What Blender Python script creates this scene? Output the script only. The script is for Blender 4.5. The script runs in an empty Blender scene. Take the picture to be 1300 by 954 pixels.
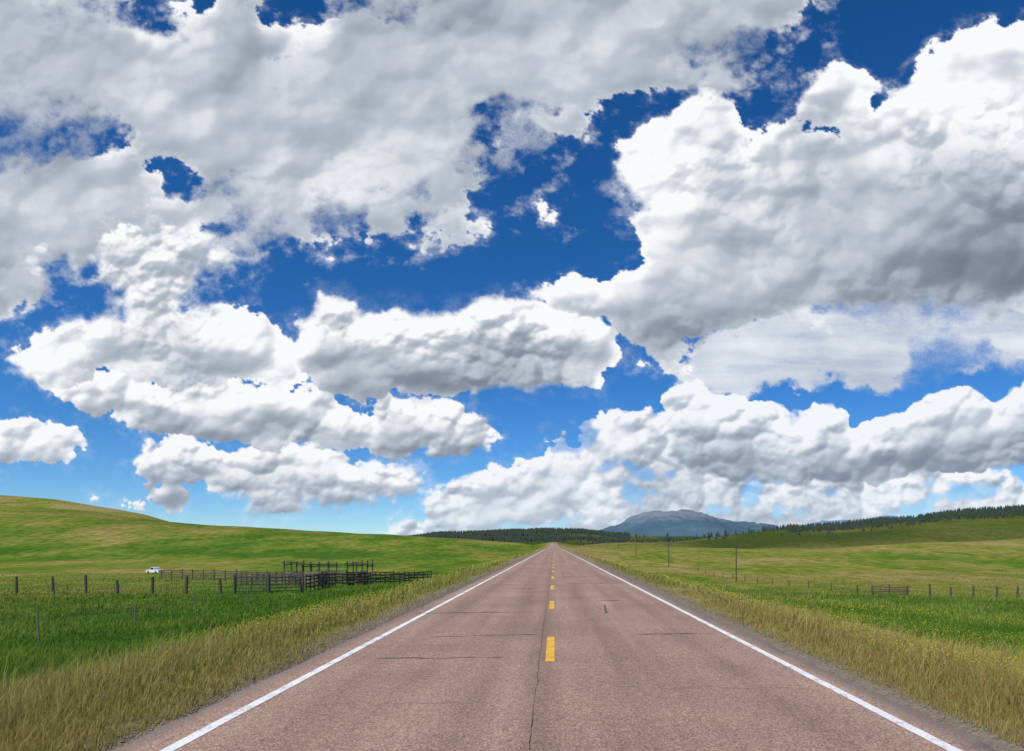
import bpy, math, random
import numpy as np
from mathutils import Vector
random.seed(7); RNG=np.random.default_rng(11)
F=900.0; VX=703.0; HY=692.0; CH=1.88
scene=bpy.context.scene
scene.view_settings.view_transform='Standard'
scene.view_settings.look='None'
scene.view_settings.exposure=0

# ------------------------------------------------------------ noise helpers
def h2(ix,iy,seed):
    n=(ix.astype(np.int64)*374761393+iy.astype(np.int64)*668265263+seed*1442695041)&0xFFFFFFFF
    n=((n^(n>>13))*1274126177)&0xFFFFFFFF
    return n^(n>>16)
def vnoise(x,y,seed=0):
    ix=np.floor(x); iy=np.floor(y); fx=x-ix; fy=y-iy
    fx=fx*fx*(3-2*fx); fy=fy*fy*(3-2*fy)
    r=lambda a,b:(h2(ix+a,iy+b,seed)&0xFFFF)/65535.0
    return (r(0,0)*(1-fx)+r(1,0)*fx)*(1-fy)+(r(0,1)*(1-fx)+r(1,1)*fx)*fy
def fbm(x,y,seed=0,o=4,g=0.5):
    s=0;a=1;t=0
    for i in range(o):
        ca,sa=math.cos(i*0.9),math.sin(i*0.9)
        s=s+a*vnoise((x*ca-y*sa)*2**i+17.3*i,(x*sa+y*ca)*2**i-9.1*i,seed+i*13);t+=a;a*=g
    return s/t
def billow(x,y,seed=0):
    ix=np.floor(x); iy=np.floor(y); best=np.full(x.shape,9.0)
    for a in (-1,0,1):
        for b in (-1,0,1):
            n=h2(ix+a,iy+b,seed)
            cx=ix+a+(n&0xFFFF)/65535.0; cy=iy+b+((n>>16)&0xFFFF)/65535.0
            best=np.minimum(best,(x-cx)**2+(y-cy)**2)
    return 1-np.minimum(best,1.2)
def sm(t):
    t=np.clip(t,0,1); return t*t*(3-2*t)
def blur(a,r,it=2):
    for _ in range(it):
        for ax in (0,1):
            p=[(0,0),(0,0)];p[ax]=(r+1,r)
            c=np.cumsum(np.pad(a,p,mode='edge'),axis=ax);n=a.shape[ax];w=2*r+1
            a=((c[w:w+n]-c[:n]) if ax==0 else (c[:,w:w+n]-c[:,:n]))/w
    return a

# ------------------------------------------------------------ node helpers
def new_mat(name):
    m=bpy.data.materials.new(name); m.use_nodes=True
    nt=m.node_tree; nt.nodes.clear()
    out=nt.nodes.new('ShaderNodeOutputMaterial')
    return m,nt,out
def N(nt,t,**kw):
    n=nt.nodes.new(t)
    for k,v in kw.items(): setattr(n,k,v)
    return n
def math_(nt,op,a,b=None,clamp=False):
    n=nt.nodes.new('ShaderNodeMath'); n.operation=op; n.use_clamp=clamp
    for i,v in enumerate((a,b)):
        if v is None: continue
        if isinstance(v,(int,float)): n.inputs[i].default_value=v
        else: nt.links.new(v,n.inputs[i])
    return n.outputs[0]
def mixc(nt,f,a,b,mode='MIX'):
    n=nt.nodes.new('ShaderNodeMix'); n.data_type='RGBA'; n.blend_type=mode
    for s,v in ((n.inputs[0],f),(n.inputs[6],a),(n.inputs[7],b)):
        if isinstance(v,(int,float)): s.default_value=v
        elif isinstance(v,tuple): s.default_value=(v[0],v[1],v[2],1)
        else: nt.links.new(v,s)
    return n.outputs[2]
def noise(nt,vec,scale,detail=4,rough=0.55,dist=0):
    n=nt.nodes.new('ShaderNodeTexNoise'); n.inputs['Scale'].default_value=scale
    n.inputs['Detail'].default_value=detail; n.inputs['Roughness'].default_value=rough
    n.inputs['Distortion'].default_value=dist
    nt.links.new(vec,n.inputs['Vector']); return n.outputs['Fac']
def ramp(nt,fac,stops):
    r=nt.nodes.new('ShaderNodeValToRGB'); el=r.color_ramp.elements
    while len(el)<len(stops): el.new(0.5)
    for e,(p,c) in zip(el,stops):
        e.position=p; e.color=(c[0],c[1],c[2],1) if isinstance(c,tuple) else (c,c,c,1)
    nt.links.new(fac,r.inputs[0]); return r.outputs[0]
def simple_mat(name,col,rough=0.8,var=0.3,scale=6,metal=0.0):
    m,nt,out=new_mat(name)
    tc=N(nt,'ShaderNodeTexCoord'); f=noise(nt,tc.outputs['Object'],scale,5,0.6)
    c=mixc(nt,f,tuple(x*(1-var) for x in col),tuple(min(1,x*(1+var)) for x in col))
    b=N(nt,'ShaderNodeBsdfPrincipled'); nt.links.new(c,b.inputs['Base Color'])
    b.inputs['Roughness'].default_value=rough; b.inputs['Metallic'].default_value=metal
    nt.links.new(b.outputs[0],out.inputs[0]); return m

# ------------------------------------------------------------ mesh helpers
def np_mesh(name,verts,faces_flat,counts,mat=None,smooth=False):
    me=bpy.data.meshes.new(name)
    nv=len(verts); me.vertices.add(nv); me.vertices.foreach_set('co',np.asarray(verts,dtype=np.float32).ravel())
    faces_flat=np.asarray(faces_flat,dtype=np.int32).ravel(); counts=np.asarray(counts,dtype=np.int32)
    me.loops.add(len(faces_flat)); me.loops.foreach_set('vertex_index',faces_flat)
    me.polygons.add(len(counts))
    st=np.concatenate([[0],np.cumsum(counts)[:-1]]).astype(np.int32)
    me.polygons.foreach_set('loop_start',st); me.polygons.foreach_set('loop_total',counts)
    if smooth: me.polygons.foreach_set('use_smooth',np.ones(len(counts),dtype=bool))
    me.update(calc_edges=True); me.validate()
    ob=bpy.data.objects.new(name,me); scene.collection.objects.link(ob)
    if mat: me.materials.append(mat)
    return ob
def grid_faces(nr,nc):
    i=np.arange(nr-1)[:,None]*nc+np.arange(nc-1)[None,:]
    return np.stack([i,i+1,i+nc+1,i+nc],-1).reshape(-1,4)
def col_attr(ob,name,rgba):
    a=ob.data.attributes.new(name,'FLOAT_COLOR','POINT')
    a.data.foreach_set('color',np.asarray(rgba,dtype=np.float32).ravel())

class MB:
    def __init__(s): s.v=[]; s.f=[]
    def beam(s,p0,p1,w,h,up=(0,0,1)):
        p0=Vector(p0);p1=Vector(p1);d=(p1-p0).normalized();u=Vector(up)
        if abs(d.dot(u))>0.98:u=Vector((0,1,0))
        r=d.cross(u).normalized();u=r.cross(d).normalized();b=len(s.v)
        for p in (p0,p1):
            for a,c in ((-1,-1),(1,-1),(1,1),(-1,1)):
                s.v.append(tuple(p+r*a*w/2+u*c*h/2))
        s.f+=[(b,b+3,b+2,b+1),(b+4,b+5,b+6,b+7)]+[(b+i,b+(i+1)%4,b+4+(i+1)%4,b+4+i) for i in range(4)]
    def cyl(s,p0,p1,r0,r1=None,n=8):
        if r1 is None:r1=r0
        p0=Vector(p0);p1=Vector(p1);d=(p1-p0).normalized()
        u=Vector((1,0,0)) if abs(d.x)<0.9 else Vector((0,1,0))
        r=d.cross(u).normalized();u=r.cross(d);b=len(s.v)
        for p,rr in ((p0,r0),(p1,r1)):
            for i in range(n):
                a=2*math.pi*i/n; s.v.append(tuple(p+(r*math.cos(a)+u*math.sin(a))*rr))
        s.f+=[tuple(b+i for i in range(n))[::-1],tuple(b+n+i for i in range(n))]
        s.f+=[(b+i,b+(i+1)%n,b+n+(i+1)%n,b+n+i) for i in range(n)]
    def prism(s,prof,x0,x1,top_in=None):
        b=len(s.v);n=len(prof)
        for k,x in enumerate((x0,x1)):
            for (y,z) in prof:
                xx=x
                if top_in and z>top_in[0]: xx=x+(top_in[1] if k==0 else -top_in[1])
                s.v.append((xx,y,z))
        s.f+=[tuple(b+i for i in range(n)),tuple(b+n+i for i in range(n))[::-1]]
        s.f+=[(b+i,b+n+i,b+n+(i+1)%n,b+(i+1)%n) for i in range(n)]
    def make(s,name,mat,parent=None,bevel=0):
        me=bpy.data.meshes.new(name); me.from_pydata(s.v,[],s.f); me.update()
        ob=bpy.data.objects.new(name,me); scene.collection.objects.link(ob)
        me.materials.append(mat)
        if bevel:
            md=ob.modifiers.new('bevel','BEVEL'); md.width=bevel; md.segments=2; md.limit_method='ANGLE'
        if parent: ob.parent=parent
        return ob
def empty(name,loc=(0,0,0),rz=0):
    e=bpy.data.objects.new(name,None); scene.collection.objects.link(e)
    e.location=loc; e.rotation_euler=(0,0,rz); e.empty_display_size=0.5; return e

# ------------------------------------------------------------ terrain function
def road_z_f(Y):
    return 7.2*sm((np.asarray(Y,float)-420)/1080)-30*sm((np.asarray(Y,float)-1500)/900)
RROWS=np.concatenate([np.arange(-60,60,1.0),np.arange(60,400,5.0),np.arange(400,1701,10.0)])
RZ=road_z_f(RROWS)
def road_z(Y): return np.interp(Y,RROWS,RZ)
LAY=[ # D, wf, wb, side, points
 (600,300,500,-1,[(-900,590),(-200,622),(0,641),(110,651),(225,665),(330,671),(420,676),(500,680),(560,683),(620,687),(665,690),(700,694),(760,700)]),
 (1150,450,600,-1,[(-900,570),(-200,610),(0,629),(70,634),(130,643),(185,653),(225,666),(260,690),(400,705),(700,705)]),
 (2600,900,900,0,[(300,720),(450,695),(515,685),(560,680),(600,678),(650,675),(700,674),(750,676),(790,680),(850,682),(900,682),(960,679),(1100,690),(1300,700)]),
 (1800,700,900,1,[(720,703),(800,695),(880,686),(940,679),(990,673),(1080,668),(1160,660),(1220,653),(1300,648),(1700,628),(2300,610)]),
 (900,430,600,1,[(720,696),(780,689),(850,687),(940,684),(1040,679),(1120,673),(1200,665),(1300,658),(1700,640),(2300,620)]),
 (420,190,260,1,[(720,696),(780,697),(850,696),(950,699),(1050,698),(1130,692),(1200,688),(1300,684),(1700,672),(2300,655)]),
]
def terrain(X,Y):
    X=np.asarray(X,float);Y=np.asarray(Y,float)
    Yc=np.maximum(Y,150); px=VX+F*X/Yc
    L=np.interp(Y,[-300,0,12,30,62,110,200,320,600,1200,2500],[-1,-1,-1.2,-1.6,-2.3,-4,-6,-5,-3,-2,0])
    R=np.interp(Y,[-300,0,12,30,60,95,150,230,350,600,1200,2500],[-1,-1,-1.2,-1.9,-3.2,-4.8,-6,-5.6,-4,-3,-2,0])
    z0=np.where(X<0,L,R)
    z0=z0+ (fbm(X/35+5,Y/35,3,3)-0.5)*1.5*np.clip((np.abs(X)-8)/30,0,1)*np.clip(Y/60,0.3,1)
    z=z0.copy()
    for D,wf,wb,side,pts in LAY:
        xs=[p[0] for p in pts];ys=[p[1] for p in pts]
        yr=np.interp(px,xs,ys)
        wob=(fbm(px/55.0,px*0+D,int(D),3)-0.5)*3.0
        zr=CH+(HY-yr+wob)/F*D
        t=np.where(Y<D,sm((Y-(D-wf))/wf),1-0.7*sm((Y-D)/wb))
        zl=z0+(zr-z0)*t
        if side!=0: zl=np.where(X*side>0,zl,-1e3)
        z=np.maximum(z,zl)
    z=z+(fbm(X/120,Y/120,9,3)-0.5)*np.clip((Y-200)/300,0,1)*np.clip(Y,0,1400)*0.006*np.clip(np.abs(X)/80,0,1)
    rz=road_z(Y)
    w=sm((np.abs(X)-4.9)/(7.5+0.03*np.clip(Y,0,2000)))
    w=np.maximum(w,sm((Y-1500)/250))
    z=rz*(1-w)+z*w
    z=z-0.12*(1-sm((np.abs(X)-3.9)/0.55))
    return z
def tz(x,y): return float(terrain(np.array([x]),np.array([y]))[0])
def P(px,Y,dz=0):
    x=(px-VX)/F*Y; return (x,Y,tz(x,Y)+dz)

def drive_mask(X,Y):
    # gravel field approaches joining the road on both sides
    a=np.abs(X); t=np.clip((a-4.0)/9.0,0,1)
    yc=np.where(X<0,92.0,98.0)+t*np.where(X<0,7,9); hw=3.0+7.0*(1-t)**3
    return (1-sm((np.abs(Y-yc)-hw)/2.0))*(a<15)*(1-sm((a-12)/3))
def dryness(X,Y):
    a=np.abs(X); n=fbm(X/9,Y/22,21,4)-0.5; n2=fbm(X/60,Y/90,25,3)-0.5
    left=0.30+0.65*(1-sm((a-6.0)/4.0))+0.10*sm((Y-150)/300)-0.05*sm((a-9)/6)*(1-sm((Y-60)/60))
    right=0.60+0.42*(1-sm((a-8)/6))-0.42*sm((a-10)/7)*(1-sm((Y-75)/40))+0.15*sm((Y-110)/100)
    d=np.where(X<0,left,right)+n*0.55+n2*0.8
    px=VX+F*X/np.maximum(Y,150)
    d=d+0.5*sm((Y-780)/150)*(X<0)*(px<300)
    return np.clip(d,0,1)
def darkness(X,Y):  # painted cloud shadow on right hills; deeper green on left and far slopes
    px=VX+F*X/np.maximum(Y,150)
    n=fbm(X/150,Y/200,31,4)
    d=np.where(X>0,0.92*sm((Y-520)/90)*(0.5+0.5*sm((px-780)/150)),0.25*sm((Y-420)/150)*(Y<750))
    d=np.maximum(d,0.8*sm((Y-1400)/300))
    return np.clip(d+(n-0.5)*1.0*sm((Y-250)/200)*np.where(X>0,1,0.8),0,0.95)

# ------------------------------------------------------------ terrain mesh
xp=[*np.linspace(0,6.5,42)]
while xp[-1]<13000: xp.append(xp[-1]*1.032+0.02)
xp=np.array(xp); XC=np.concatenate([-xp[::-1][:-1],xp])
yr=[*np.arange(-400,0,25.0),*np.arange(0,40,0.5)]
while yr[-1]<16000: yr.append(yr[-1]*1.014)
YR=np.array(yr)
gx,gy=np.meshgrid(XC,YR)
gz=terrain(gx,gy)
gz=gz+(fbm(gx/0.9,gy/0.9,41,3)-0.5)*0.14*sm((np.abs(gx)-4.3)/1.2)*(gy<60)
V=np.stack([gx,gy,gz],-1).reshape(-1,3)
Fc=grid_faces(len(YR),len(XC))
m,nt,out=new_mat('meadow')
geo=N(nt,'ShaderNodeNewGeometry'); pos=geo.outputs['Position']
at=N(nt,'ShaderNodeAttribute',attribute_name='zone'); sep=N(nt,'ShaderNodeSeparateColor'); nt.links.new(at.outputs['Color'],sep.inputs[0])
mp=N(nt,'ShaderNodeMapping'); mp.inputs['Scale'].default_value=(1,0.45,1); nt.links.new(pos,mp.inputs[0]); pv=mp.outputs[0]
n1=noise(nt,pv,0.035,6,0.65,0.6); n2=noise(nt,pv,0.3,6,0.65); n3=noise(nt,pos,3.0,5,0.7); n4=noise(nt,pv,0.009,4,0.6,1.0)
dry=math_(nt,'ADD',sep.outputs[0],math_(nt,'MULTIPLY',math_(nt,'SUBTRACT',n1,0.5),1.9))
dry=math_(nt,'ADD',dry,math_(nt,'MULTIPLY',math_(nt,'SUBTRACT',n2,0.5),1.1))
dry=math_(nt,'ADD',dry,math_(nt,'MULTIPLY',math_(nt,'SUBTRACT',n4,0.5),1.5),True)
c=ramp(nt,dry,[(0.0,(0.070,0.155,0.020)),(0.35,(0.145,0.215,0.030)),(0.65,(0.245,0.240,0.050)),(1.0,(0.35,0.275,0.105))])
v=ramp(nt,n3,[(0.25,0.5),(0.75,1.3)])
c=mixc(nt,1.0,c,v,'MULTIPLY')
v2=ramp(nt,n2,[(0.3,0.68),(0.7,1.2)])
c=mixc(nt,1.0,c,v2,'MULTIPLY')
c=mixc(nt,sep.outputs[1],c,mixc(nt,ramp(nt,n2,[(0.35,0.0),(0.65,1.0)]),(0.028,0.054,0.014),(0.065,0.088,0.020)))  # dark green mixed in, including the painted cloud shadow
c=mixc(nt,sep.outputs[2],c,mixc(nt,n3,(0.15,0.12,0.085),(0.34,0.28,0.21)))
bs=N(nt,'ShaderNodeBsdfDiffuse'); nt.links.new(c,bs.inputs[0])
bp=N(nt,'ShaderNodeBump'); bp.inputs['Strength'].default_value=0.7; bp.inputs['Distance'].default_value=0.3
nt.links.new(math_(nt,'ADD',n3,math_(nt,'MULTIPLY',n2,2.0)),bp.inputs['Height']); nt.links.new(bp.outputs[0],bs.inputs['Normal'])
nt.links.new(bs.outputs[0],out.inputs[0])
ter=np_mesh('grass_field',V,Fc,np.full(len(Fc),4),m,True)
zone=np.zeros((len(V),4)); zone[:,3]=1
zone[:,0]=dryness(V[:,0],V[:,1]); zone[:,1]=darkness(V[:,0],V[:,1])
zone[:,2]=np.maximum(1-sm((np.abs(V[:,0])-4.5)/0.5),drive_mask(V[:,0],V[:,1])*0.9)
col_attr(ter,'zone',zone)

# ------------------------------------------------------------ road
m,nt,out=new_mat('chip_seal_asphalt')
tc=N(nt,'ShaderNodeTexCoord'); ob_=tc.outputs['Object']
sp=N(nt,'ShaderNodeSeparateXYZ'); nt.links.new(ob_,sp.inputs[0])
mp=N(nt,'ShaderNodeMapping'); mp.inputs['Scale'].default_value=(1.4,0.06,1); nt.links.new(ob_,mp.inputs[0])
st=noise(nt,mp.outputs[0],1.0,5,0.6); pa=noise(nt,ob_,0.35,5,0.6,0.4); ag=noise(nt,ob_,38,3,0.8); ag2=noise(nt,ob_,9,5,0.75)
vo=N(nt,'ShaderNodeTexVoronoi'); vo.inputs['Scale'].default_value=55; nt.links.new(ob_,vo.inputs['Vector'])
vb=N(nt,'ShaderNodeRGBToBW'); nt.links.new(vo.outputs['Color'],vb.inputs[0])
c=ramp(nt,st,[(0.3,(0.305,0.197,0.146)),(0.7,(0.43,0.287,0.218))])
c=mixc(nt,1,c,ramp(nt,pa,[(0.3,0.84),(0.7,1.1)]),'MULTIPLY')
c=mixc(nt,1,c,ramp(nt,ag,[(0.3,0.5),(0.7,1.45)]),'MULTIPLY')
c=mixc(nt,1,c,ramp(nt,ag2,[(0.3,0.8),(0.7,1.18)]),'MULTIPLY')
c=mixc(nt,1,c,ramp(nt,vb.outputs[0],[(0.1,0.6),(0.9,1.32)]),'MULTIPLY')
ax=math_(nt,'ABSOLUTE',sp.outputs[0])
tr=math_(nt,'ABSOLUTE',math_(nt,'SUBTRACT',math_(nt,'ABSOLUTE',math_(nt,'SUBTRACT',ax,1.8)),0.85))
c=mixc(nt,1,c,ramp(nt,tr,[(0.0,0.88),(0.5,1.03)]),'MULTIPLY')
cj=math_(nt,'ABSOLUTE',math_(nt,'ADD',sp.outputs[0],0.2)); c=mixc(nt,1,c,ramp(nt,cj,[(0.0,0.82),(0.35,1.0)]),'MULTIPLY')
sh=math_(nt,'ADD',ax,math_(nt,'MULTIPLY',math_(nt,'SUBTRACT',ag2,0.5),0.5))
shf=ramp(nt,math_(nt,'DIVIDE',sh,5.0),[(0.755,0.0),(0.80,1.0)])
c=mixc(nt,math_(nt,'MULTIPLY',shf,0.75),c,mixc(nt,ag,(0.07,0.06,0.055),(0.30,0.255,0.22)))
b=N(nt,'ShaderNodeBsdfPrincipled'); b.inputs['Roughness'].default_value=0.9; nt.links.new(c,b.inputs['Base Color'])
b.inputs['Specular IOR Level'].default_value=0.12
bp=N(nt,'ShaderNodeBump'); bp.inputs['Strength'].default_value=0.6; bp.inputs['Distance'].default_value=0.012
nt.links.new(math_(nt,'ADD',ag,vo.outputs['Distance']),bp.inputs['Height']); nt.links.new(bp.outputs[0],b.inputs['Normal'])
nt.links.new(b.outputs[0],out.inputs[0])
rr=np.concatenate([np.arange(-60,60,0.12),RROWS[RROWS>=60]])
cols=[-4.2,-4.0,-3.5,-1.8,0,1.8,3.6,4.05,4.3]
gx,gy=np.meshgrid(np.array(cols),rr)
gx[:,0]-=0.8*(fbm(rr/0.9,rr*0+3,51,5,0.7)-0.5); gx[:,-1]+=0.85*(fbm(rr/0.8,rr*0+8,57,5,0.7)-0.5)
gz=road_z(gy)+0.0
gz[:,0]-=0.07; gz[:,-1]-=0.07
V=np.stack([gx,gy,gz],-1).reshape(-1,3); Fc=grid_faces(len(rr),len(cols))
np_mesh('road',V,Fc,np.full(len(Fc),4),m)

def paint_mat(name,col,thr):
    m,nt,out=new_mat(name)
    tc=N(nt,'ShaderNodeTexCoord'); a=noise(nt,tc.outputs['Object'],26,5,0.75); b_=noise(nt,tc.outputs['Object'],3,4,0.6)
    f=math_(nt,'ADD',a,math_(nt,'MULTIPLY',math_(nt,'SUBTRACT',b_,0.5),0.6))
    c=mixc(nt,ramp(nt,f,[(thr,0.0),(thr+0.09,1.0)]),(0.33,0.24,0.19),col)
    c=mixc(nt,1,c,ramp(nt,b_,[(0.3,0.85),(0.7,1.05)]),'MULTIPLY')
    b=N(nt,'ShaderNodeBsdfPrincipled'); b.inputs['Roughness'].default_value=0.7; nt.links.new(c,b.inputs['Base Color'])
    nt.links.new(b.outputs[0],out.inputs[0]); return m
white=paint_mat('white_road_paint',(0.80,0.79,0.76),0.35); yellow=paint_mat('yellow_road_paint',(0.82,0.45,0.015),0.37)
def strip(name,xc,w,ys,mat,lift=0.004):
    ys=np.asarray(ys); j=(fbm(ys/0.4,ys*0+xc,61,3)-0.5)*0.015*(ys<80)
    zz=road_z(ys)+lift+np.clip(ys,0,None)*2e-5
    V=np.stack([np.ravel(np.column_stack([xc-w/2+j,xc+w/2+np.roll(j,3)])),np.repeat(ys,2),np.repeat(zz,2)],-1)
    Fc=grid_faces(len(ys),2); return np_mesh(name,V,Fc,np.full(len(Fc),4),mat)
strip('edge_line',-3.53,0.13,rr,white); strip('edge_line',3.66,0.13,rr,white)
vs=[];fs=[];n0=0
y=11.4-9.25*6
while y<1490:
    seg=np.linspace(y,y+3.1,14); j=(fbm(seg/0.3,seg*0,71,3)-0.5)*0.02
    zz=road_z(seg)+0.004+max(y,0)*2e-5
    vs.append(np.stack([np.ravel(np.column_stack([-0.06-0.075+j,-0.06+0.075+j])),np.repeat(seg,2),np.repeat(zz,2)],-1))
    fs.append(grid_faces(14,2)+n0); n0+=28; y+=9.25
Fc=np.concatenate(fs); np_mesh('center_line',np.concatenate(vs),Fc,np.full(len(Fc),4),yellow)

tar=simple_mat('crack_tar',(0.08,0.06,0.05),0.8,0.5,20)
vs=[];fs=[];n0=0
def crack(x0,y0,x1,y1,w,seed,wob=0.12):
    global n0
    n=max(12,int(math.hypot(x1-x0,y1-y0)/0.06)); t=np.linspace(0,1,n)
    o=(fbm(t*n/9,t*0,seed,5,0.6)-0.5)*2*wob; ww=w*(0.1+1.5*fbm(t*n/5,t*0+5,seed+3,3)**1.5)*np.clip(np.minimum(t,1-t)*12,0.15,1)
    dx=x1-x0;dy=y1-y0;l=math.hypot(dx,dy);nx=-dy/l;ny=dx/l
    X=x0+dx*t+nx*o;Y=y0+dy*t+ny*o
    a=np.stack([X+nx*ww/2,Y+ny*ww/2,road_z(Y)+0.008],-1);b=np.stack([X-nx*ww/2,Y-ny*ww/2,road_z(Y)+0.008],-1)
    vs.append(np.stack([a,b],1).reshape(-1,3));fs.append(grid_faces(n,2)+n0);n0+=2*n
crack(-3.0,11.7,-0.8,11.8,0.06,1);crack(-2.6,14.5,-0.3,14.8,0.07,2);crack(1.6,14.9,3.4,15.0,0.06,3)
crack(-3.9,19.5,-0.3,19.8,0.09,4);crack(1.45,19.4,1.6,22.4,0.08,5,0.03)
crack(-3.8,8.3,-0.9,8.5,0.010,6,.2);crack(0.9,9.4,3.4,9.2,0.010,7,.2)
crack(-0.24,-20,-0.22,60,0.009,9,0.03)
k=0;yy=24.0
while yy<260:
    k+=1
    s=random.choice([-1,1]); a=random.uniform(0.2,1.4);bb=random.uniform(2.2,4.0)
    crack(s*a,yy,s*bb,yy+random.uniform(-0.3,0.3),0.08+yy*0.001,100+k)
    yy+=random.uniform(2.5,6.5)+yy*0.03
Fc=np.concatenate(fs); np_mesh('asphalt_cracks',np.concatenate(vs),Fc,np.full(len(Fc),4),tar)

gm=simple_mat('gravel_stone',(0.24,0.19,0.155),0.9,0.5,3)
n=9000; sgn=RNG.choice([-1,1],n); Y=4+70*RNG.random(n)**1.8; X=np.where(sgn<0,-4.15,4.3)+sgn*np.abs(RNG.normal(0,0.2,n))-sgn*0.08
Z=terrain(X,Y); Z=np.where(np.abs(X)<4.2,road_z(Y)-0.02,Z); r=RNG.uniform(0.004,0.015,n)*(1+Y/60)
oct_=np.array([[1,0,0],[0,1,0],[-1,0,0],[0,-1,0],[0,0,0.8],[0,0,-0.8]])
V=(np.stack([X,Y,Z+r*0.3],-1)[:,None,:]+oct_[None]*r[:,None,None]*RNG.uniform(0.6,1.3,(n,6,1))).reshape(-1,3)
of=np.array([[0,1,4],[1,2,4],[2,3,4],[3,0,4],[1,0,5],[2,1,5],[3,2,5],[0,3,5]])
Fc=(np.arange(n)[:,None,None]*6+of[None]).reshape(-1,3)
np_mesh('roadside_gravel',V,Fc,np.full(len(Fc),3),gm)

# ------------------------------------------------------------ grass blades
def sample(n,p,ymin,ymax,pxa=-160,pxb=1460):
    a=ymin**(-p);b=ymax**(-p); Y=(b+(a-b)*RNG.random(n))**(-1/p)
    px=RNG.uniform(pxa,pxb,n); X=(px-VX)/F*Y
    k=((X<-4.2)|(X>4.35))&(drive_mask(X,Y)<0.4); return X[k],Y[k]
X,Y=sample(800000,0.8,4.5,200)
cl=fbm(X/0.55,Y/0.55,81,3); keep=cl+RNG.random(len(X))*0.5>0.50; X=X[keep];Y=Y[keep];cl=cl[keep]
n=len(X); print('blades',n)
ax=np.abs(X); dr=dryness(X,Y)
patch=fbm(X/3.2,Y/5.0,85,4); patch2=fbm(X/9,Y/16,88,4)
hgt=(0.12+0.22*RNG.random(n)**1.5)*(0.3+0.7*sm((ax-4.3)/1.8))*(0.30+1.4*patch)
hgt*=np.where(X<-9,0.8,1.0)
stalk=RNG.random(n)<0.05; hgt=np.where(stalk,hgt*1.6+0.08,hgt)
wd=np.maximum(0.004,Y*0.00095)*RNG.uniform(0.6,1.4,n)
yaw=RNG.random(n)*2*np.pi; lean=RNG.random(n)**1.2*0.75*hgt; ly=RNG.normal(0.6,1.3,n)
Z=terrain(X,Y)-0.03
base=np.stack([X,Y,Z],-1); side=np.stack([np.cos(yaw),np.sin(yaw),0*yaw],-1)*(wd/2)[:,None]
ld=np.stack([np.cos(ly),np.sin(ly),0*ly],-1)
mid=base+ld*(lean*0.35)[:,None]; mid[:,2]+=hgt*0.6
tip=base+ld*lean[:,None]; tip[:,2]+=hgt
V=np.stack([base-side,base+side,mid-side*0.8,mid+side*0.8,tip],1).reshape(-1,3)
i5=np.arange(n)[:,None]*5
fl=np.concatenate([i5+np.array([[0,1,3,2]]),i5+np.array([[2,3,4]])],1).ravel()
cnt=np.tile([4,3],n)
g0=np.array([0.100,0.205,0.024]);g1=np.array([0.29,0.37,0.06]);s0=np.array([0.44,0.34,0.095]);s1=np.array([0.58,0.44,0.19]);rd=np.array([0.38,0.20,0.10])
q=RNG.random(n)
isdry=(RNG.random(n)<np.clip(dr*1.05-0.06,0,0.88))
gc=g0+(g1-g0)*np.clip(RNG.random(n)*0.5+(patch-0.5)*1.8+(patch2-0.5)*2.2+0.12+0.4*dr-0.1,0,1)[:,None]
sc=s0+(s1-s0)*RNG.random(n)[:,None]
rp=np.clip(0.24+1.8*(patch2-0.5)+0.15*(1-sm((ax-5)/2)),0.03,0.6)
sc=np.where((q<rp)[:,None],rd[None],sc)
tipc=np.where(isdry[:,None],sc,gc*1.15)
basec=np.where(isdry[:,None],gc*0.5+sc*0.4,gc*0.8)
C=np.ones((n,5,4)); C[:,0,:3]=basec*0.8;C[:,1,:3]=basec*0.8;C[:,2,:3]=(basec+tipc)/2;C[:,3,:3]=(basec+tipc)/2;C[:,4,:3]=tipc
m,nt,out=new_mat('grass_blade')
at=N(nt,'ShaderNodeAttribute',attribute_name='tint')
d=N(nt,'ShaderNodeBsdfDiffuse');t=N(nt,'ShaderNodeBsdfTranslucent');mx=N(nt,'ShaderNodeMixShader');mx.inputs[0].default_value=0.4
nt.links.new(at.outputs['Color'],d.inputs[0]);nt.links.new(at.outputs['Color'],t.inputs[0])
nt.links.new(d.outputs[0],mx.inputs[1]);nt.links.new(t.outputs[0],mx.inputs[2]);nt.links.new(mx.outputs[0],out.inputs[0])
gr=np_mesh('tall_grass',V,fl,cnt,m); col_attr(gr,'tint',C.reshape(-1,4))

# wildflowers
X,Y=sample(90000,0.7,9,140); ax=np.abs(X)
cl=fbm(X/2.5,Y/6,91,3)
zoneL=(X<-5.0)&(X>-10)&(cl>0.56)&(Y>14); zoneR=(X>5.5)&(X<24)&(cl>0.53)
k=(zoneL|zoneR)&(RNG.random(len(X))<0.5); X=X[k];Y=Y[k];n=len(X)
Z=terrain(X,Y)+RNG.uniform(0.12,0.38,n); r=np.maximum(0.010,Y*0.00065)*RNG.uniform(0.6,1.3,n)
V=(np.stack([X,Y,Z],-1)[:,None,:]+oct_[None]*r[:,None,None]).reshape(-1,3)
Fc=(np.arange(n)[:,None,None]*6+of[None]).reshape(-1,3)
np_mesh('yellow_wildflowers',V,Fc,np.full(len(Fc),3),simple_mat('flower_petal',(0.72,0.60,0.03),0.8,0.2,5))

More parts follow.
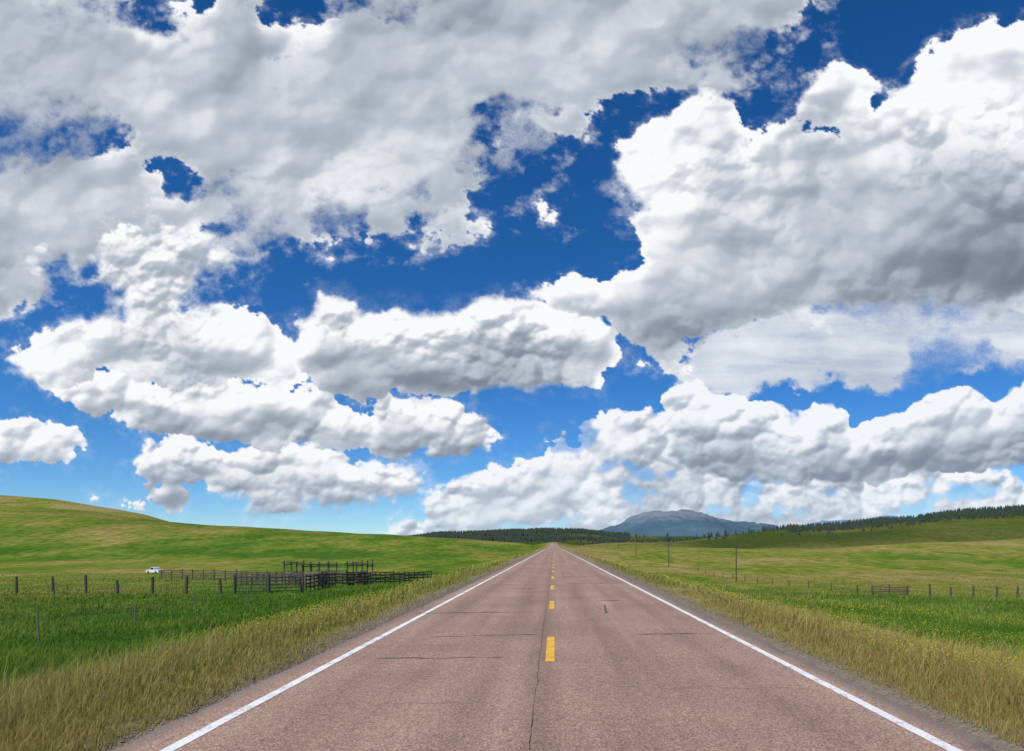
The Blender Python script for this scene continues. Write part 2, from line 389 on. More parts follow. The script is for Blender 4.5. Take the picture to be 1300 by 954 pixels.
# ------------------------------------------------------------ pines
def forest(name,X,Y,H,mat,sunk=0.5):
    n=len(X); Z=terrain(X,Y)-sunk; ns=6; tiers=3
    ang=np.arange(ns)*2*np.pi/ns
    per=tiers*(ns+1)
    V=np.zeros((n,tiers,ns+1,3))
    ph=RNG.random(n)*6
    for t in range(tiers):
        zb=0.08+0.27*t; zt=min(1.0,zb+0.46); rb=(0.21-0.05*t)
        rj=RNG.uniform(0.7,1.3,(n,ns))*rb*H[:,None]
        V[:,t,:ns,0]=X[:,None]+np.cos(ang[None]+ph[:,None])*rj; V[:,t,:ns,1]=Y[:,None]+np.sin(ang[None]+ph[:,None])*rj
        V[:,t,:ns,2]=Z[:,None]+H[:,None]*(zb+RNG.uniform(-0.04,0.04,(n,ns)))
        V[:,t,ns,0]=X;V[:,t,ns,1]=Y;V[:,t,ns,2]=Z+H*zt
    f=np.array([[t*(ns+1)+i,t*(ns+1)+(i+1)%ns,t*(ns+1)+ns] for t in range(tiers) for i in range(ns)])
    Fc=(np.arange(n)[:,None,None]*per+f[None]).reshape(-1,3)
    return np_mesh(name,V.reshape(-1,3),Fc,np.full(len(Fc),3),mat)
pm=simple_mat('pine_foliage',(0.026,0.045,0.026),0.9,0.5,0.02)
def fpos(n,pa,pb,ya,yb,thr=None,sc=120,seed=5):
    px=RNG.uniform(pa,pb,n);Y=RNG.uniform(ya,yb,n);X=(px-VX)/F*Y
    if thr is not None:
        k=fbm(X/sc,Y/sc,seed,3)>thr; X=X[k];Y=Y[k]
    return X,Y
sets=[fpos(8000,505,800,1950,2680,0.41),fpos(900,505,790,2520,2650),fpos(900,640,960,1650,2300,0.53,80,8),fpos(350,690,716,1800,2400),
      fpos(3200,1000,1650,1560,1830,0.42,90,6),fpos(1100,1000,1650,1760,1820,0.4,60,9),fpos(250,840,1010,1650,1800,0.5,60,3),fpos(120,780,1150,900,1500,0.55,50,12)]
X=np.concatenate([s[0] for s in sets]);Y=np.concatenate([s[1] for s in sets])
k=(np.abs(X)>14)|(Y>1780); X=X[k];Y=Y[k]
forest('pine_forest',X,Y,RNG.uniform(6,16,len(X)),pm,0.5)
X,Y=fpos(46,636,658,1250,1500); forest('pine_grove',X,Y,RNG.uniform(9,16,len(X)),pm)
X,Y=fpos(34,735,830,900,1400); forest('pine_grove',X,Y,RNG.uniform(4,9,len(X)),pm)

# ------------------------------------------------------------ mountains
def mountain(name,D,pts,mat,depth,seed,amp):
    px=np.arange(pts[0][0],pts[-1][0],1.5); v=np.linspace(-1,1,60)
    g,t=np.meshgrid(px,v); Yd=D+t*depth; X=(g-VX)/F*D*1.0
    yr_=np.interp(g,[p[0] for p in pts],[p[1] for p in pts])
    zr=CH+(HY-yr_)/F*D
    prof=(1-np.abs(t))**0.8
    nz=1-np.abs(2*fbm(X/900,Yd/1100,seed,5,0.55)-1)
    z=zr*prof+(nz-0.75)*amp*np.clip(prof*1.2,0,1)*np.clip(zr/200,0.15,1)-20
    V=np.stack([X,Yd,z],-1).reshape(-1,3);Fc=grid_faces(len(v),len(px))
    return np_mesh(name,V,Fc,np.full(len(Fc),4),mat,True)
def mt_mat(name,a,b,rock):  # blue-grey slope colours have distance haze painted in
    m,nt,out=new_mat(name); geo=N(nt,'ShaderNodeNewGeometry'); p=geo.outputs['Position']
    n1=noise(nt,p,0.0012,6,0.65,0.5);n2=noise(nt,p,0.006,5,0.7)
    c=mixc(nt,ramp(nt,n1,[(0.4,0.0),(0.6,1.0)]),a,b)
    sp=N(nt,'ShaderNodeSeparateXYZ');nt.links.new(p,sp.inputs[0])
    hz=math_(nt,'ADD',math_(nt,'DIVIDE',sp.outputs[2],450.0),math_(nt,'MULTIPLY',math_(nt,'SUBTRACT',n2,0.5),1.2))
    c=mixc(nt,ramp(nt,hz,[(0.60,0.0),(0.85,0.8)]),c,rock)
    d=N(nt,'ShaderNodeBsdfDiffuse');nt.links.new(c,d.inputs[0]);nt.links.new(d.outputs[0],out.inputs[0]);return m
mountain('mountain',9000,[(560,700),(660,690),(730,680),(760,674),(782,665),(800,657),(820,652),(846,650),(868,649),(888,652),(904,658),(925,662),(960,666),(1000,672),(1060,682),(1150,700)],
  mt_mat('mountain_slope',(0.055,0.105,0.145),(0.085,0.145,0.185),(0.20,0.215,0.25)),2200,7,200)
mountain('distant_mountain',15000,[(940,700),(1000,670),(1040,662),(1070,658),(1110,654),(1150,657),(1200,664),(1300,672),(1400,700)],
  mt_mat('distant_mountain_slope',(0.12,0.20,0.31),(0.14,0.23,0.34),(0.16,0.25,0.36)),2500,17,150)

# ------------------------------------------------------------ fences, corral
wood=simple_mat('weathered_wood',(0.085,0.065,0.05),0.9,0.5,4)
wood2=simple_mat('pale_wood',(0.22,0.18,0.14),0.9,0.4,4)
steel=simple_mat('galvanised_wire',(0.16,0.155,0.15),0.6,0.3,8,0.3)
green_m=simple_mat('painted_gate_steel',(0.05,0.06,0.05),0.5,0.3,8)
redm=simple_mat('red_paint',(0.5,0.04,0.02),0.5,0.2,8)
def wire_fence(name,pts,h=1.3,r=0.085,wires=(0.35,0.7,1.05),mat=wood,thin=False):
    e=empty(name); a=MB();w=MB();tops=[]
    for (x,y) in pts:
        z=tz(x,y); hh=h*random.uniform(0.85,1.18); lx=random.uniform(-0.12,0.12)
        if thin: a.beam((x,y,z-0.3),(x+lx,y,z+hh),0.04,0.04)
        else: a.cyl((x,y,z-0.3),(x+lx,y+random.uniform(-.05,.05),z+hh),r*random.uniform(0.8,1.4),r*random.uniform(0.7,1.1),8)
        tops.append((x,y,z))
    for i in range(len(tops)-1):
        for q in wires:
            p=Vector(tops[i])+Vector((0,-r,q));s=Vector(tops[i+1])+Vector((0,-r,q)); w.cyl(p,s,0.004,n=4)
    a.make('posts',mat,e); w.make('wires',steel,e); return e
def rail_fence(mb,p0,p1,h,rails,sp=2.4,w=0.15,th=0.05):
    d=math.hypot(p1[0]-p0[0],p1[1]-p0[1]);n=max(1,round(d/sp));pr=None
    for i in range(n+1):
        t=i/n;x=p0[0]+(p1[0]-p0[0])*t;y=p0[1]+(p1[1]-p0[1])*t;z=tz(x,y)
        mb.cyl((x,y,z-0.3),(x+random.uniform(-.05,.05),y,z+h+random.uniform(0.0,0.35)),0.1,0.09,7)
        if pr:
            for k in range(rails):
                q=h*(0.26+0.72*k/max(1,rails-1)); mb.beam((pr[0],pr[1]-0.1,pr[2]+q+random.uniform(-.07,.07)),(x,y-0.1,z+q+random.uniform(-.07,.07)),th,w)
        pr=(x,y,z)
def xy(px,Y): return ((px-VX)/F*Y,Y)
fp=[]
px=-420
while px<285:
    fp.append(xy(px,60+0.6*math.sin(px/50))); px+=random.uniform(38,48)
wire_fence('post_and_wire_fence',fp,1.45,0.11)
wire_fence('steel_post_fence',[(-18-0.1*y+3,y) for y in (8,16,24,30.5,37,45,54)],0.95,0.02,(0.4,0.65,0.85),steel,True)

cor=empty('corral'); a=MB()
segs=[((205,118),(300,112),1.6,4),((300,112),(366,106),1.6,4),((366,106),(440,102),1.8,5),((440,102),(500,112),1.6,4),
 ((388,68),(425,86),1.5,4),((425,86),(470,98),1.5,4),((470,98),(540,112),1.3,3),((366,106),(384,84),1.6,5),((440,102),(440,90),1.6,5),((418,104),(404,76),1.5,4),
 ((466,104),(455,94),1.6,5),((500,112),(548,130),1.3,3),((384,84),(350,92),1.5,4),((350,92),(300,104),1.5,4)]
for (q0,q1,h,r) in segs: rail_fence(a,xy(*q0),xy(*q1),h,r)
a.make('rail_panels',wood,cor)
a=MB()
def frame(pl,Y,h,dpt):
    prev=None
    for i,pp in enumerate(pl):
        for dy in (0,dpt):
            x=(pp-VX)/F*Y; z=tz(x,Y+dy); a.cyl((x,Y+dy,z-0.3),(x+random.uniform(-.08,.08),Y+dy,z+h+random.uniform(-.1,.25)),0.12,0.10,8)
            if prev is not None:
                a.cyl((prev-0.3,Y+dy-0.15,z+h*0.93),(x+0.3,Y+dy-0.15,z+h*0.93),0.09,0.08,7)
        a.cyl((x,Y-0.3,z+h*0.86),(x,Y+dpt+0.3,z+h*0.86),0.08,0.08,7); prev=x
frame([361,376],106,3.5,3); frame([384,394,406,417],108,3.2,4); frame([441,453,466],101,3.1,3)
a.make('chute_frame',wood,cor)
a=MB()
for k in range(4):
    x=(370-VX)/F*104; a.beam((x-0.9,103.6,tz(x,104)+0.5+0.4*k),(x+6.2,103.6,tz(x,104)+0.5+0.4*k),0.05,0.22)
a.make('chute_planks',wood2,cor)

def gate(name,px0,px1,Y0,Y1,h,bars,mat,r=0.03,postmat=wood):
    e=empty(name);a=MB();x0,_=xy(px0,Y0);x1,_=xy(px1,Y1);z0=tz(x0,Y0)+0.2;z1=tz(x1,Y1)+0.2
    for k in range(bars):
        q=h*k/(bars-1); a.cyl((x0,Y0,z0+q),(x1,Y1,z1+q),r,n=6)
    for t in (0,0.5,1):
        x=x0+(x1-x0)*t;y=Y0+(Y1-Y0)*t;z=z0+(z1-z0)*t; a.cyl((x,y,z),(x,y,z+h),r,n=6)
    a.make('bars',mat,e);b=MB()
    for (x,y,z) in ((x0-0.15,Y0,z0),(x1+0.15,Y1,z1)): b.cyl((x,y,z-0.6),(x,y,z+h+0.25),0.12,0.11,8)
    b.make('gate_posts',postmat,e);return e
gate('farm_gate',300,338,58,59,1.15,5,green_m,0.035); gate('farm_gate',343,382,59,62,1.15,5,green_m,0.035)
a=MB();p=P(398,72);a.beam((p[0]-0.12,p[1],p[2]+0.75),(p[0]+0.12,p[1],p[2]+0.75),0.12,0.4);a.cyl(p,(p[0],p[1],p[2]+0.7),0.04)
a.make('red_marker',redm)
e=empty('wooden_gate');a=MB()
rail_fence(a,xy(1107,93),xy(1152,92),1.25,4,2.2,0.16,0.05);a.make('planks',wood,e)
wire_fence('post_and_wire_fence',[xy(q,93+i*0.4) for i,q in enumerate((1152,1181,1207,1236,1266,1292,1325,1360,1400,1450,1500,1560))],1.45,0.12)
wire_fence('post_and_wire_fence',[(44-0.02*y,y) for y in range(98,200,9)],1.25)

def upole(x,y,h=7.9):
    z=tz(x,y); e=empty('utility_pole',(x,y,z));a=MB();a.cyl((0,0,-0.5),(0,0,h),0.16,0.10,10);a.beam((-1.1,-0.14,h-0.7),(1.1,-0.14,h-0.7),0.1,0.13)
    a.beam((-0.6,-0.1,h-0.75),(0,-0.1,h-1.3),0.05,0.05);a.beam((0.6,-0.1,h-0.75),(0,-0.1,h-1.3),0.05,0.05)
    a.make('pole',wood,e);b=MB()
    for q in (-1.0,-0.5,0.5,1.0): b.cyl((q,-0.14,h-0.64),(q,-0.14,h-0.45),0.05,0.035,8)
    b.make('insulators',steel,e)
PX=[(38.6,150),(36.5,225),(36,310),(36,395),(36,480),(36,570)]
for q in PX: upole(*q)
w=MB()
for i in range(len(PX)-1):
    for o in (-1,1):
        p0=Vector((PX[i][0]+o,PX[i][1]-0.14,tz(*PX[i])+7.45));p1=Vector((PX[i+1][0]+o,PX[i+1][1]-0.14,tz(*PX[i+1])+7.45));pv_=p0
        for k in range(1,9):
            t=k/8;q=p0.lerp(p1,t)-Vector((0,0,0.9*4*t*(1-t)));w.cyl(pv_,q,0.009,n=4);pv_=q
w.make('power_line',simple_mat('cable',(0.05,0.05,0.05),0.6,0.1,3))

def deline(x,y):
    e=empty('delineator_post',(x,y,tz(x,y)));a=MB();a.beam((0,0,-0.2),(0,0,1.15),0.06,0.03);a.make('post',steel,e)
    b=MB();b.cyl((0,-0.025,1.02),(0,-0.045,1.02),0.045,n=12);b.make('reflector',white,e)
for y in (180,260,340): deline(5.6,y); deline(-5.5,y+30)

# ------------------------------------------------------------ vehicles
glass=simple_mat('vehicle_glass',(0.02,0.025,0.03),0.1,0.2,2); tyre=simple_mat('tyre_rubber',(0.02,0.02,0.02),0.9,0.2,9)
wpaint=simple_mat('white_car_paint',(0.75,0.76,0.77),0.3,0.04,2); dpaint=simple_mat('dark_car_paint',(0.06,0.07,0.09),0.3,0.1,2)
chrome=simple_mat('chrome',(0.5,0.5,0.5),0.25,0.1,3,0.9)
def vehicle(name,loc,rz,paint,pickup):
    e=empty(name,loc,rz); w=0.95 if pickup else 0.9
    def arch(y0,r=0.46,n=7): return [(y0+r*math.cos(a),0.42+r*math.sin(a)) for a in np.linspace(0,math.pi,n)]
    if pickup:
        L=2.8; wf,wr=1.75,-1.65; body=[(L,0.45),(L+0.05,0.75),(L-0.1,1.08),(1.15,1.18),(-0.75,1.18),(-0.8,1.18),(-L,1.15),(-L-0.05,0.5)]
        body+= [(p,q) for p,q in reversed(arch(wr))]+[(p,q) for p,q in reversed(arch(wf))]
        cab=[(1.25,1.16),(0.55,1.82),(0.3,1.88),(-0.6,1.88),(-0.8,1.8),(-0.88,1.16)]
        gl=[(1.05,1.22),(0.47,1.74),(-0.55,1.78),(-0.68,1.22)]
        ws=[((1.28,1.2),(0.6,1.80))]
    else:
        L=2.25; wf,wr=1.4,-1.35; body=[(L,0.35),(L+0.05,0.6),(L-0.15,0.85),(1.1,0.98),(-1.5,1.0),(-L,0.95),(-L-0.03,0.4)]
        body+=[(p,q) for p,q in reversed(arch(wr,0.38))]+[(p,q) for p,q in reversed(arch(wf,0.38))]
        cab=[(1.15,0.96),(0.4,1.42),(0,1.48),(-0.9,1.45),(-1.6,0.98)]; gl=[(0.95,1.0),(0.35,1.37),(-0.85,1.39),(-1.35,1.0)]; ws=[((1.18,0.99),(0.45,1.40))]
    top=1.3 if pickup else 1.1
    a=MB();a.prism(body,-w,w);a.make('body',paint,e,0.04)
    a=MB();a.prism(cab,-w+0.06,w-0.06,(top,0.12));a.make('cab',paint,e,0.03)
    a=MB();a.prism(gl,-w+0.04,w-0.04,(top,0.12));a.make('side_windows',glass,e)
    a=MB();(y0,z0),(y1,z1)=ws[0];a.v=[(-w+0.16,y0+0.02,z0),(w-0.16,y0+0.02,z0),(w-0.24,y1+0.02,z1),(-w+0.24,y1+0.02,z1)];a.f=[(0,1,2,3)];a.make('windshield',glass,e)
    a=MB()
    for yy in (wf,wr):
        for s in (-1,1): a.cyl((s*(w-0.24),yy,0.36),(s*(w+0.01),yy,0.36),0.36,n=20)
    a.make('wheels',tyre,e)
    a=MB()
    for yy in (wf,wr):
        for s in (-1,1): a.cyl((s*(w+0.01),yy,0.36),(s*(w+0.03),yy,0.36),0.2,n=14)
    a.beam((-w+0.05,L+0.08,0.5),(w-0.05,L+0.08,0.5),0.12,0.18)
    for s in (-1,1): a.beam((s*(w-0.35),L+0.04,0.8),(s*(w-0.08),L+0.04,0.8),0.08,0.16)
    a.make('trim',chrome,e); return e
p=P(197,196); vehicle('pickup_truck',(p[0],p[1],p[2]-0.05),math.radians(62),wpaint,True)
vehicle('car',(-1.8,760,float(road_z(760))),math.pi,wpaint,False)
vehicle('car',(1.8,980,float(road_z(980))),0,dpaint,False)

# ------------------------------------------------------------ clouds on the sky dome
S=1.4
xs=np.arange(-240,1540,S);ys=np.arange(-170,712,S);GX,GY=np.meshgrid(xs,ys)
cs=4.0;cx=np.arange(-360,1680,cs);cy=np.arange(-300,820,cs);CX,CY=np.meshgrid(cx,cy)
def sdf(poly):
    d=np.full(CX.shape,1e9);ins=np.zeros(CX.shape,bool);n=len(poly)
    for i in range(n):
        x0,y0=poly[i];x1,y1=poly[(i+1)%n];ex=x1-x0;ey=y1-y0
        t=np.clip(((CX-x0)*ex+(CY-y0)*ey)/(ex*ex+ey*ey+1e-9),0,1)
        d=np.minimum(d,(CX-x0-t*ex)**2+(CY-y0-t*ey)**2)
        if y0!=y1:
            c=((y0>CY)!=(y1>CY))&(CX<(x1-x0)*(CY-y0)/(y1-y0)+x0); ins^=c
    d=np.sqrt(d);return np.where(ins,d,-d)
def ell(x,y,rx,ry):
    r=np.sqrt(((CX-x)/rx)**2+((CY-y)/ry)**2);return (1-r)*min(rx,ry)
def samp(g,x,y):
    u=np.clip((x-cx[0])/cs,0,len(cx)-1.001);v=np.clip((y-cy[0])/cs,0,len(cy)-1.001);i=u.astype(int);j=v.astype(int);u=u-i;v=v-j
    return (g[j,i]*(1-u)+g[j,i+1]*u)*(1-v)+(g[j+1,i]*(1-u)+g[j+1,i+1]*u)*v
LAMS=[130,72,38,20,10]
def fields(seed):
    wx=(fbm(GX/80,GY/80,seed,5)-0.5);wy=(fbm(GX/80+40,GY/80,seed+5,5)-0.5)
    sx=(fbm(GX/18,GY/18,seed+9,4)-0.5);sy=(fbm(GX/18+9,GY/18,seed+11,4)-0.5)
    B=[]
    for l in LAMS:
        k=min(1,l/60)
        B.append(billow((GX+wx*90*k+sx*20*k)/l,(GY*1.15+wy*90*k+sy*20*k)/l,seed+int(l)))
    return wx,wy,sx,sy,B
FA=fields(100);FB=fields(300)
FINE=fbm(GX/14,GY/12,77,5,0.65);MED=fbm(GX/70,GY/50,78,6,0.55);BIG=fbm(GX/210,GY/130,79,4);STR=fbm(GX/150,GY/20,83,6,0.6)
W2=fbm(GX/38,GY/26,91,6,0.6);CRI=fbm(GX/110,GY/80,95,4)
H_T=lambda:[ell(222,2,44,20),ell(380,6,60,26),ell(216,232,24,24),ell(112,180,26,6),ell(622,160,12,13)]
layers=[]
def layer(**k): layers.append(k)
layer(n='sheet',p=[[(850,480),(880,420),(1000,365),(1150,345),(1480,330),(1480,470),(1300,478),(1200,486),(1100,502),(1000,500),(900,498)]],f=FA,lam=1,amp=0,fb=34,soft=40,ln=200,dark=0.06,base=0.84,rel=0.05,al=0.95,hz=0.12,cr=0,veil=0)
layer(n='far',p=[[(480,674),(540,650),(560,615),(600,598),(650,592),(695,582),(700,556),(730,546),(765,518),(800,516),(850,525),(880,560),(900,590),(1000,598),(1100,603),(1500,585),(1500,720),(470,720)]],f=FB,lam=38,amp=0.50,fb=30,soft=6,ln=12,dark=0.24,base=1.06,rel=0.56,al=0.97,hz=0.06,cr=1.0,veil=0.3)
layer(n='rightcu',p=[[(850,575),(843,540),(846,500),(862,484),(890,488),(905,503),(940,498),(965,506),(1000,530),(1030,508),(1060,518),(1085,547),(1110,528),(1150,528),(1180,503),(1215,493),(1260,510),(1300,492),(1450,485),(1450,605),(1300,592),(1200,599),(1100,608),(1000,614),(930,612),(880,600)]],f=FA,lam=38,amp=0.40,fb=6,soft=4,ln=58,dark=0.80,base=1.16,rel=0.50,al=1,hz=0.12,cr=0.9,veil=0)
layer(n='row',p=[[(168,590),(185,560),(215,552),(260,560),(300,573),(340,557),(400,558),(450,576),(500,588),(542,600),(535,628),(500,642),(440,645),(385,638),(365,655),(330,662),(305,640),(250,616),(200,612)],('e',202,632,38,14),('e',36,562,56,26),('e',8,575,34,18)],f=FB,lam=38,amp=0.42,fb=22,soft=7,ln=30,dark=0.38,base=1.10,rel=0.50,al=1,hz=0.04,cr=0.9,veil=0.3)
layer(n='layer',p=[[(58,490),(100,474),(160,466),(220,490),(300,478),(350,488),(400,498),(450,518),(500,506),(560,506),(602,528),(640,545),(624,569),(560,580),(500,576),(430,572),(380,568),(320,563),(280,558),(220,548),(150,535),(90,514)]],f=FA,lam=38,amp=0.40,fb=24,soft=8,ln=50,dark=0.56,base=1.12,rel=0.48,al=1,hz=0,cr=0.8,veil=0.35)
layer(n='leftmid',p=[[(10,458),(50,425),(100,406),(150,400),(130,360),(100,330),(120,270),(250,280),(338,330),(336,352),(300,360),(258,365),(245,380),(290,395),(345,408),(375,435),(388,470),(370,490),(300,485),(200,484),(120,478),(60,486),(20,475)],[(-400,250),(100,250),(110,350),(60,352),(40,380),(0,396),(-400,396)]],f=FB,lam=72,amp=0.24,fb=30,soft=13,ln=130,dark=0.44,base=1.06,rel=0.42,al=1,hz=0,cr=0.55,veil=0.5)
layer(n='center',p=[[(376,452),(382,405),(410,386),(440,384),(470,400),(500,388),(530,398),(560,398),(590,384),(640,376),(690,382),(740,398),(780,425),(797,450),(762,478),(700,490),(620,496),(540,503),(470,500),(420,494),(390,484)]],f=FA,lam=72,amp=0.28,fb=14,soft=6,ln=66,dark=0.78,base=1.19,rel=0.42,al=1,hz=0,cr=0.75,veil=0.2)
layer(n='right',p=[[(750,165),(765,200),(775,240),(800,270),(812,300),(820,330),(800,350),(760,352),(700,350),(670,374),(700,392),(760,410),(800,440),(800,468),(850,466),(880,440),(900,425),(1000,400),(1100,392),(1200,398),(1300,400),(1560,392),(1560,-50),(1300,22),(1245,26),(1210,54),(1178,75),(1142,104),(1120,156),(1060,176),(1000,160),(960,156),(935,110),(900,106),(862,140),(850,162),(800,190),(775,195)],('e',1062,124,44,38)],f=FB,lam=130,amp=0.20,fb=38,soft=16,ln=190,dark=0.52,base=1.06,rel=0.34,al=1,hz=0,cr=0.3,veil=0.45)
layer(n='topleft',p=[[(-400,-320),(1030,-320),(1036,20),(1010,50),(975,70),(948,95),(935,130),(900,116),(862,112),(800,116),(765,142),(745,170),(700,180),(655,192),(642,222),(600,245),(580,270),(586,298),(556,302),(530,286),(490,302),(440,304),(380,322),(345,312),(325,320),(270,308),(200,290),(140,300),(110,345),(70,352),(40,378),(0,390),(-400,395)],('e',620,285,17,9),('e',697,264,11,9)],f=FA,lam=130,amp=0.14,fb=54,soft=28,ln=140,dark=0.30,base=0.99,rel=0.30,al=1,hz=0,holes=True,cr=0.18,veil=0.6)
Lv=np.array([-0.38,0.72,0.58]);Lv/=np.linalg.norm(Lv)
OA=np.zeros(GX.shape);OB=np.zeros(GX.shape);OH=np.zeros(GX.shape)
for L in layers:
    g=None
    for p in L['p']:
        q=ell(*p[1:]) if p[0]=='e' else sdf(p)
        g=q if g is None else np.maximum(g,q)
    if L.get('holes'):
        for q in H_T(): g=np.minimum(g,-q)
    wx,wy,sx,sy,B=L['f']
    big=L['lam']>60
    k=min(1.0,L['lam']/80+0.15)
    d=samp(g,GX+wx*30*k+sx*6,GY+wy*30*k+sy*6)
    h=np.zeros(GX.shape);mf=np.ones(GX.shape)
    for l,b in zip(LAMS,B):
        if l<=L['lam']:
            d=d+L['amp']*l*(b-0.62)*(1 if l>15 else 0.6)
            h=h+(0.42 if l>60 else 0.38 if l>30 else 0.28 if l>15 else 0.14)*l*b*mf
            mf=mf*np.clip(0.25+1.0*b,0,1)
    d=d+L['fb']*((W2-0.5)*1.5+(FINE-0.5)*0.7)
    soft=L['soft']*(0.3+2.2*sm((CRI-0.38)/0.3))
    al=sm(d/soft)*L['al']
    if L['veil']:
        al=np.maximum(al,L['veil']*sm((d+18)/36)*sm((W2*0.6+FINE*0.4-0.36)/0.25)*0.8)
    Rh=35*k+8
    h=h+Rh*0.7*(1-np.exp(-np.maximum(d,0)/Rh))+(MED-0.5)*60*k+(W2-0.5)*(26 if big else 8)
    hb=blur(h,3 if big else 2); hbb=blur(h,9 if big else 5)
    def lit(hh):
        gy_,gx_=np.gradient(hh,S); return (-gx_*Lv[0]+gy_*Lv[1]+Lv[2])/np.sqrt(1+gx_**2+gy_**2)
    cm=np.clip(L['cr']*(0.4+1.6*sm((CRI-0.35)/0.3)),0,1)
    rel=lit(blur(h,1,1))*cm*0.6+lit(hb)*0.4*cm+(1-cm)*(0.35*lit(hb)+0.65*lit(hbb))-Lv[2]-0.10
    acc=np.zeros(GX.shape);r=math.exp(-S/L['ln']);row=np.zeros(GX.shape[1])
    if L['n']=='topleft': row=row+0.75
    ds=sm(d/14.0)
    for j in range(GX.shape[0]):
        row=row*r+ds[j]*(1-r)
        row=np.where(ds[j]<0.02,row*r**2,row); acc[j]=row
    acc=blur(acc,4,2)
    a2=np.clip(acc+(W2-0.5)*0.35*(acc>0.02)+(MED-0.5)*0.25,0,1)
    b=L['base']-L['dark']*a2**1.15+L['rel']*rel*(1.15-0.55*a2)  # sunlit tops and shaded bases painted into cloud brightness
    b=b+0.30*(BIG-0.5)+0.28*(MED-0.5)+(0.10 if big else 0.05)*(W2-0.5)
    if big: b=b+0.16*(1-sm(d/30))
    if L['n']=='sheet': b=b+0.30*(STR-0.5); al=al*np.clip(0.65+0.8*STR,0,1)
    if L['n']=='far': b=b-0.16*sm((0.5-W2)/0.2); al=al*np.clip(0.35+1.5*sm((blur(W2,2)-0.30)/0.2),0,1)
    b=np.clip(b,0.02,1.0)
    OB=b*al+OB*(1-al);OH=L['hz']*al+OH*(1-al);OA=al+OA*(1-al)
OA_=np.maximum(OA,1e-4);b=OB/OA_;hz=OH/OA_
for (x,y,rx,ry,v) in [(1290,330,130,50,-.26),(1130,350,150,35,-.12),(60,210,90,55,-.16),(300,95,150,55,-.16),(30,60,120,50,-.08),(860,430,80,25,-.10),(720,100,90,60,.12),(1190,110,90,50,.14),(450,190,90,50,.14),(150,420,90,50,.10),(640,20,140,30,-.12),(840,240,40,90,.14),(230,380,70,60,.08),(1100,230,150,50,-.08)]:  # hand-placed lighter and darker spots in the painted cloud shading
    b=b+v*np.exp(-(((GX-x)/rx)**2+((GY-y)/ry)**2))
b=np.clip(b,0,1)
hz=np.clip(hz+0.25*sm((GY-600)/100),0,0.8)  # painted haze, stronger towards the horizon
edge=np.minimum(np.minimum(GX-xs[0],xs[-1]-GX),GY-ys[0]);OA=OA*sm((edge-40*MED)/50)
RD=40000.0
dirv=np.stack([(GX-VX)/F,np.ones(GX.shape),(HY-GY)/F],-1);dirv/=np.linalg.norm(dirv,axis=-1,keepdims=True)
V=(dirv*RD).reshape(-1,3)+np.array([0,0,CH])
Fc=grid_faces(*GX.shape)
fa=OA.ravel()[Fc].max(1)>0.001; Fc=Fc[fa]
m,nt,out=new_mat('cumulus_cloud')
at=N(nt,'ShaderNodeAttribute',attribute_name='cloud');sep=N(nt,'ShaderNodeSeparateColor');nt.links.new(at.outputs['Color'],sep.inputs[0])
geo=N(nt,'ShaderNodeNewGeometry')
fn=noise(nt,geo.outputs['Position'],0.003,4,0.5);fn2=noise(nt,geo.outputs['Position'],0.008,4,0.6)
bb=math_(nt,'ADD',sep.outputs[0],math_(nt,'MULTIPLY',math_(nt,'SUBTRACT',fn,0.5),0.04),True)
c=ramp(nt,bb,[(0.0,(0.10,0.125,0.17)),(0.35,(0.25,0.29,0.36)),(0.7,(0.53,0.575,0.65)),(0.97,(0.95,0.96,0.975))])
c=mixc(nt,sep.outputs[1],c,(0.50,0.66,0.86))
em=N(nt,'ShaderNodeEmission');nt.links.new(c,em.inputs[0]);tr=N(nt,'ShaderNodeBsdfTransparent');mx=N(nt,'ShaderNodeMixShader')  # clouds emit their painted light and shade; the sun does not shade them
al=math_(nt,'MULTIPLY',math_(nt,'SUBTRACT',fn2,0.5),math_(nt,'MULTIPLY',math_(nt,'MULTIPLY',sep.outputs[2],math_(nt,'SUBTRACT',1.0,sep.outputs[2])),2.0))
al=math_(nt,'ADD',sep.outputs[2],al,True)
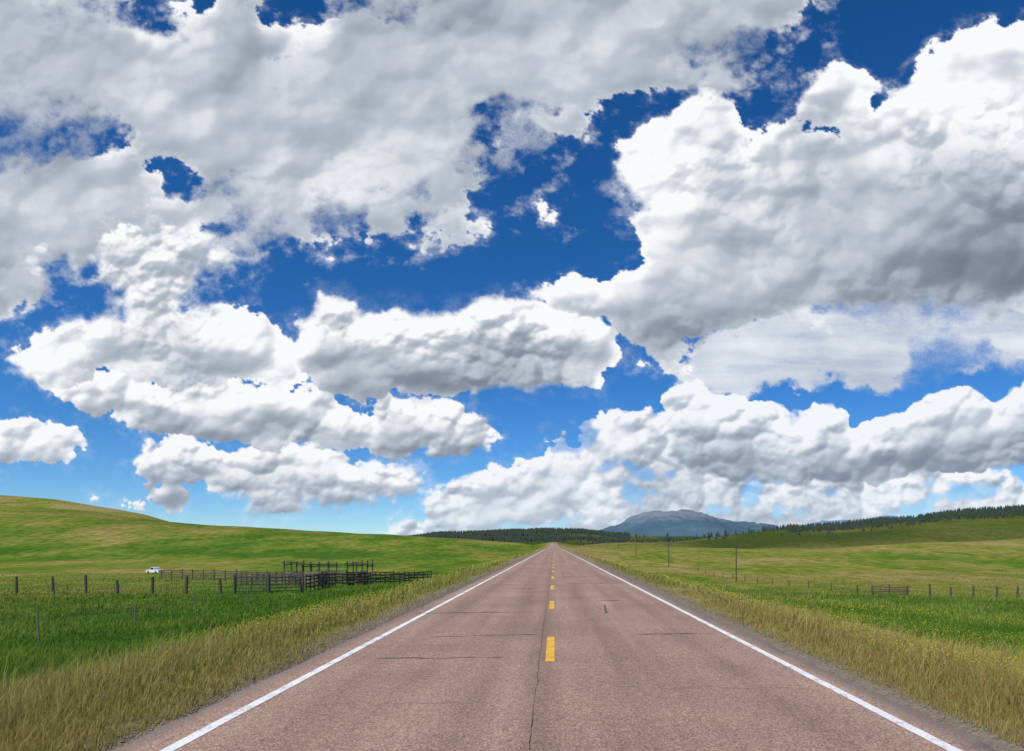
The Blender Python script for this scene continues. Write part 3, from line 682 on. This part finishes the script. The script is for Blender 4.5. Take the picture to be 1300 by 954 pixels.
nt.links.new(al,mx.inputs[0]);nt.links.new(tr.outputs[0],mx.inputs[1]);nt.links.new(em.outputs[0],mx.inputs[2]);nt.links.new(mx.outputs[0],out.inputs[0])
try: m.cycles.emission_sampling='NONE'
except Exception as ex: print(ex)
sky=np_mesh('sky',V,Fc,np.full(len(Fc),4),m,True)
col_attr(sky,'cloud',np.stack([b,hz,OA,np.ones(OA.shape)],-1).reshape(-1,4))

# ------------------------------------------------------------ world, sun, camera
EL=math.radians(52);ROT=math.radians(218)
w=bpy.data.worlds.new('World');scene.world=w;w.use_nodes=True;nt=w.node_tree;nt.nodes.clear()
sk=nt.nodes.new('ShaderNodeTexSky');sk.sky_type='NISHITA';sk.sun_disc=False;sk.sun_elevation=EL;sk.sun_rotation=ROT
sk.air_density=1.0;sk.dust_density=0.1;sk.ozone_density=4.0;sk.altitude=2500
hs=nt.nodes.new('ShaderNodeHueSaturation');hs.inputs['Saturation'].default_value=1.28;nt.links.new(sk.outputs[0],hs.inputs['Color'])
tn=mixc(nt,1.0,hs.outputs['Color'],(0.70,0.89,1.04),'MULTIPLY')
bg=nt.nodes.new('ShaderNodeBackground');bg.inputs[1].default_value=0.112;nt.links.new(tn,bg.inputs[0])
wo=nt.nodes.new('ShaderNodeOutputWorld');nt.links.new(bg.outputs[0],wo.inputs[0])
sd=bpy.data.lights.new('sun','SUN');sd.energy=4.3;sd.angle=math.radians(0.53);sd.color=(1,0.96,0.90)
so=bpy.data.objects.new('sun',sd);scene.collection.objects.link(so)
dv=Vector((math.sin(ROT)*math.cos(EL),math.cos(ROT)*math.cos(EL),math.sin(EL)));so.rotation_euler=dv.to_track_quat('Z','Y').to_euler();so.location=(0,0,100)
cd=bpy.data.cameras.new('camera');co=bpy.data.objects.new('camera',cd);scene.collection.objects.link(co)
co.location=(0,0,CH);co.rotation_euler=(math.radians(90),0,0);cd.sensor_width=36;cd.lens=F/1300*36
cd.shift_x=-(VX-650)/1300;cd.shift_y=(HY-477)/1300;cd.clip_start=0.1;cd.clip_end=100000
scene.camera=co
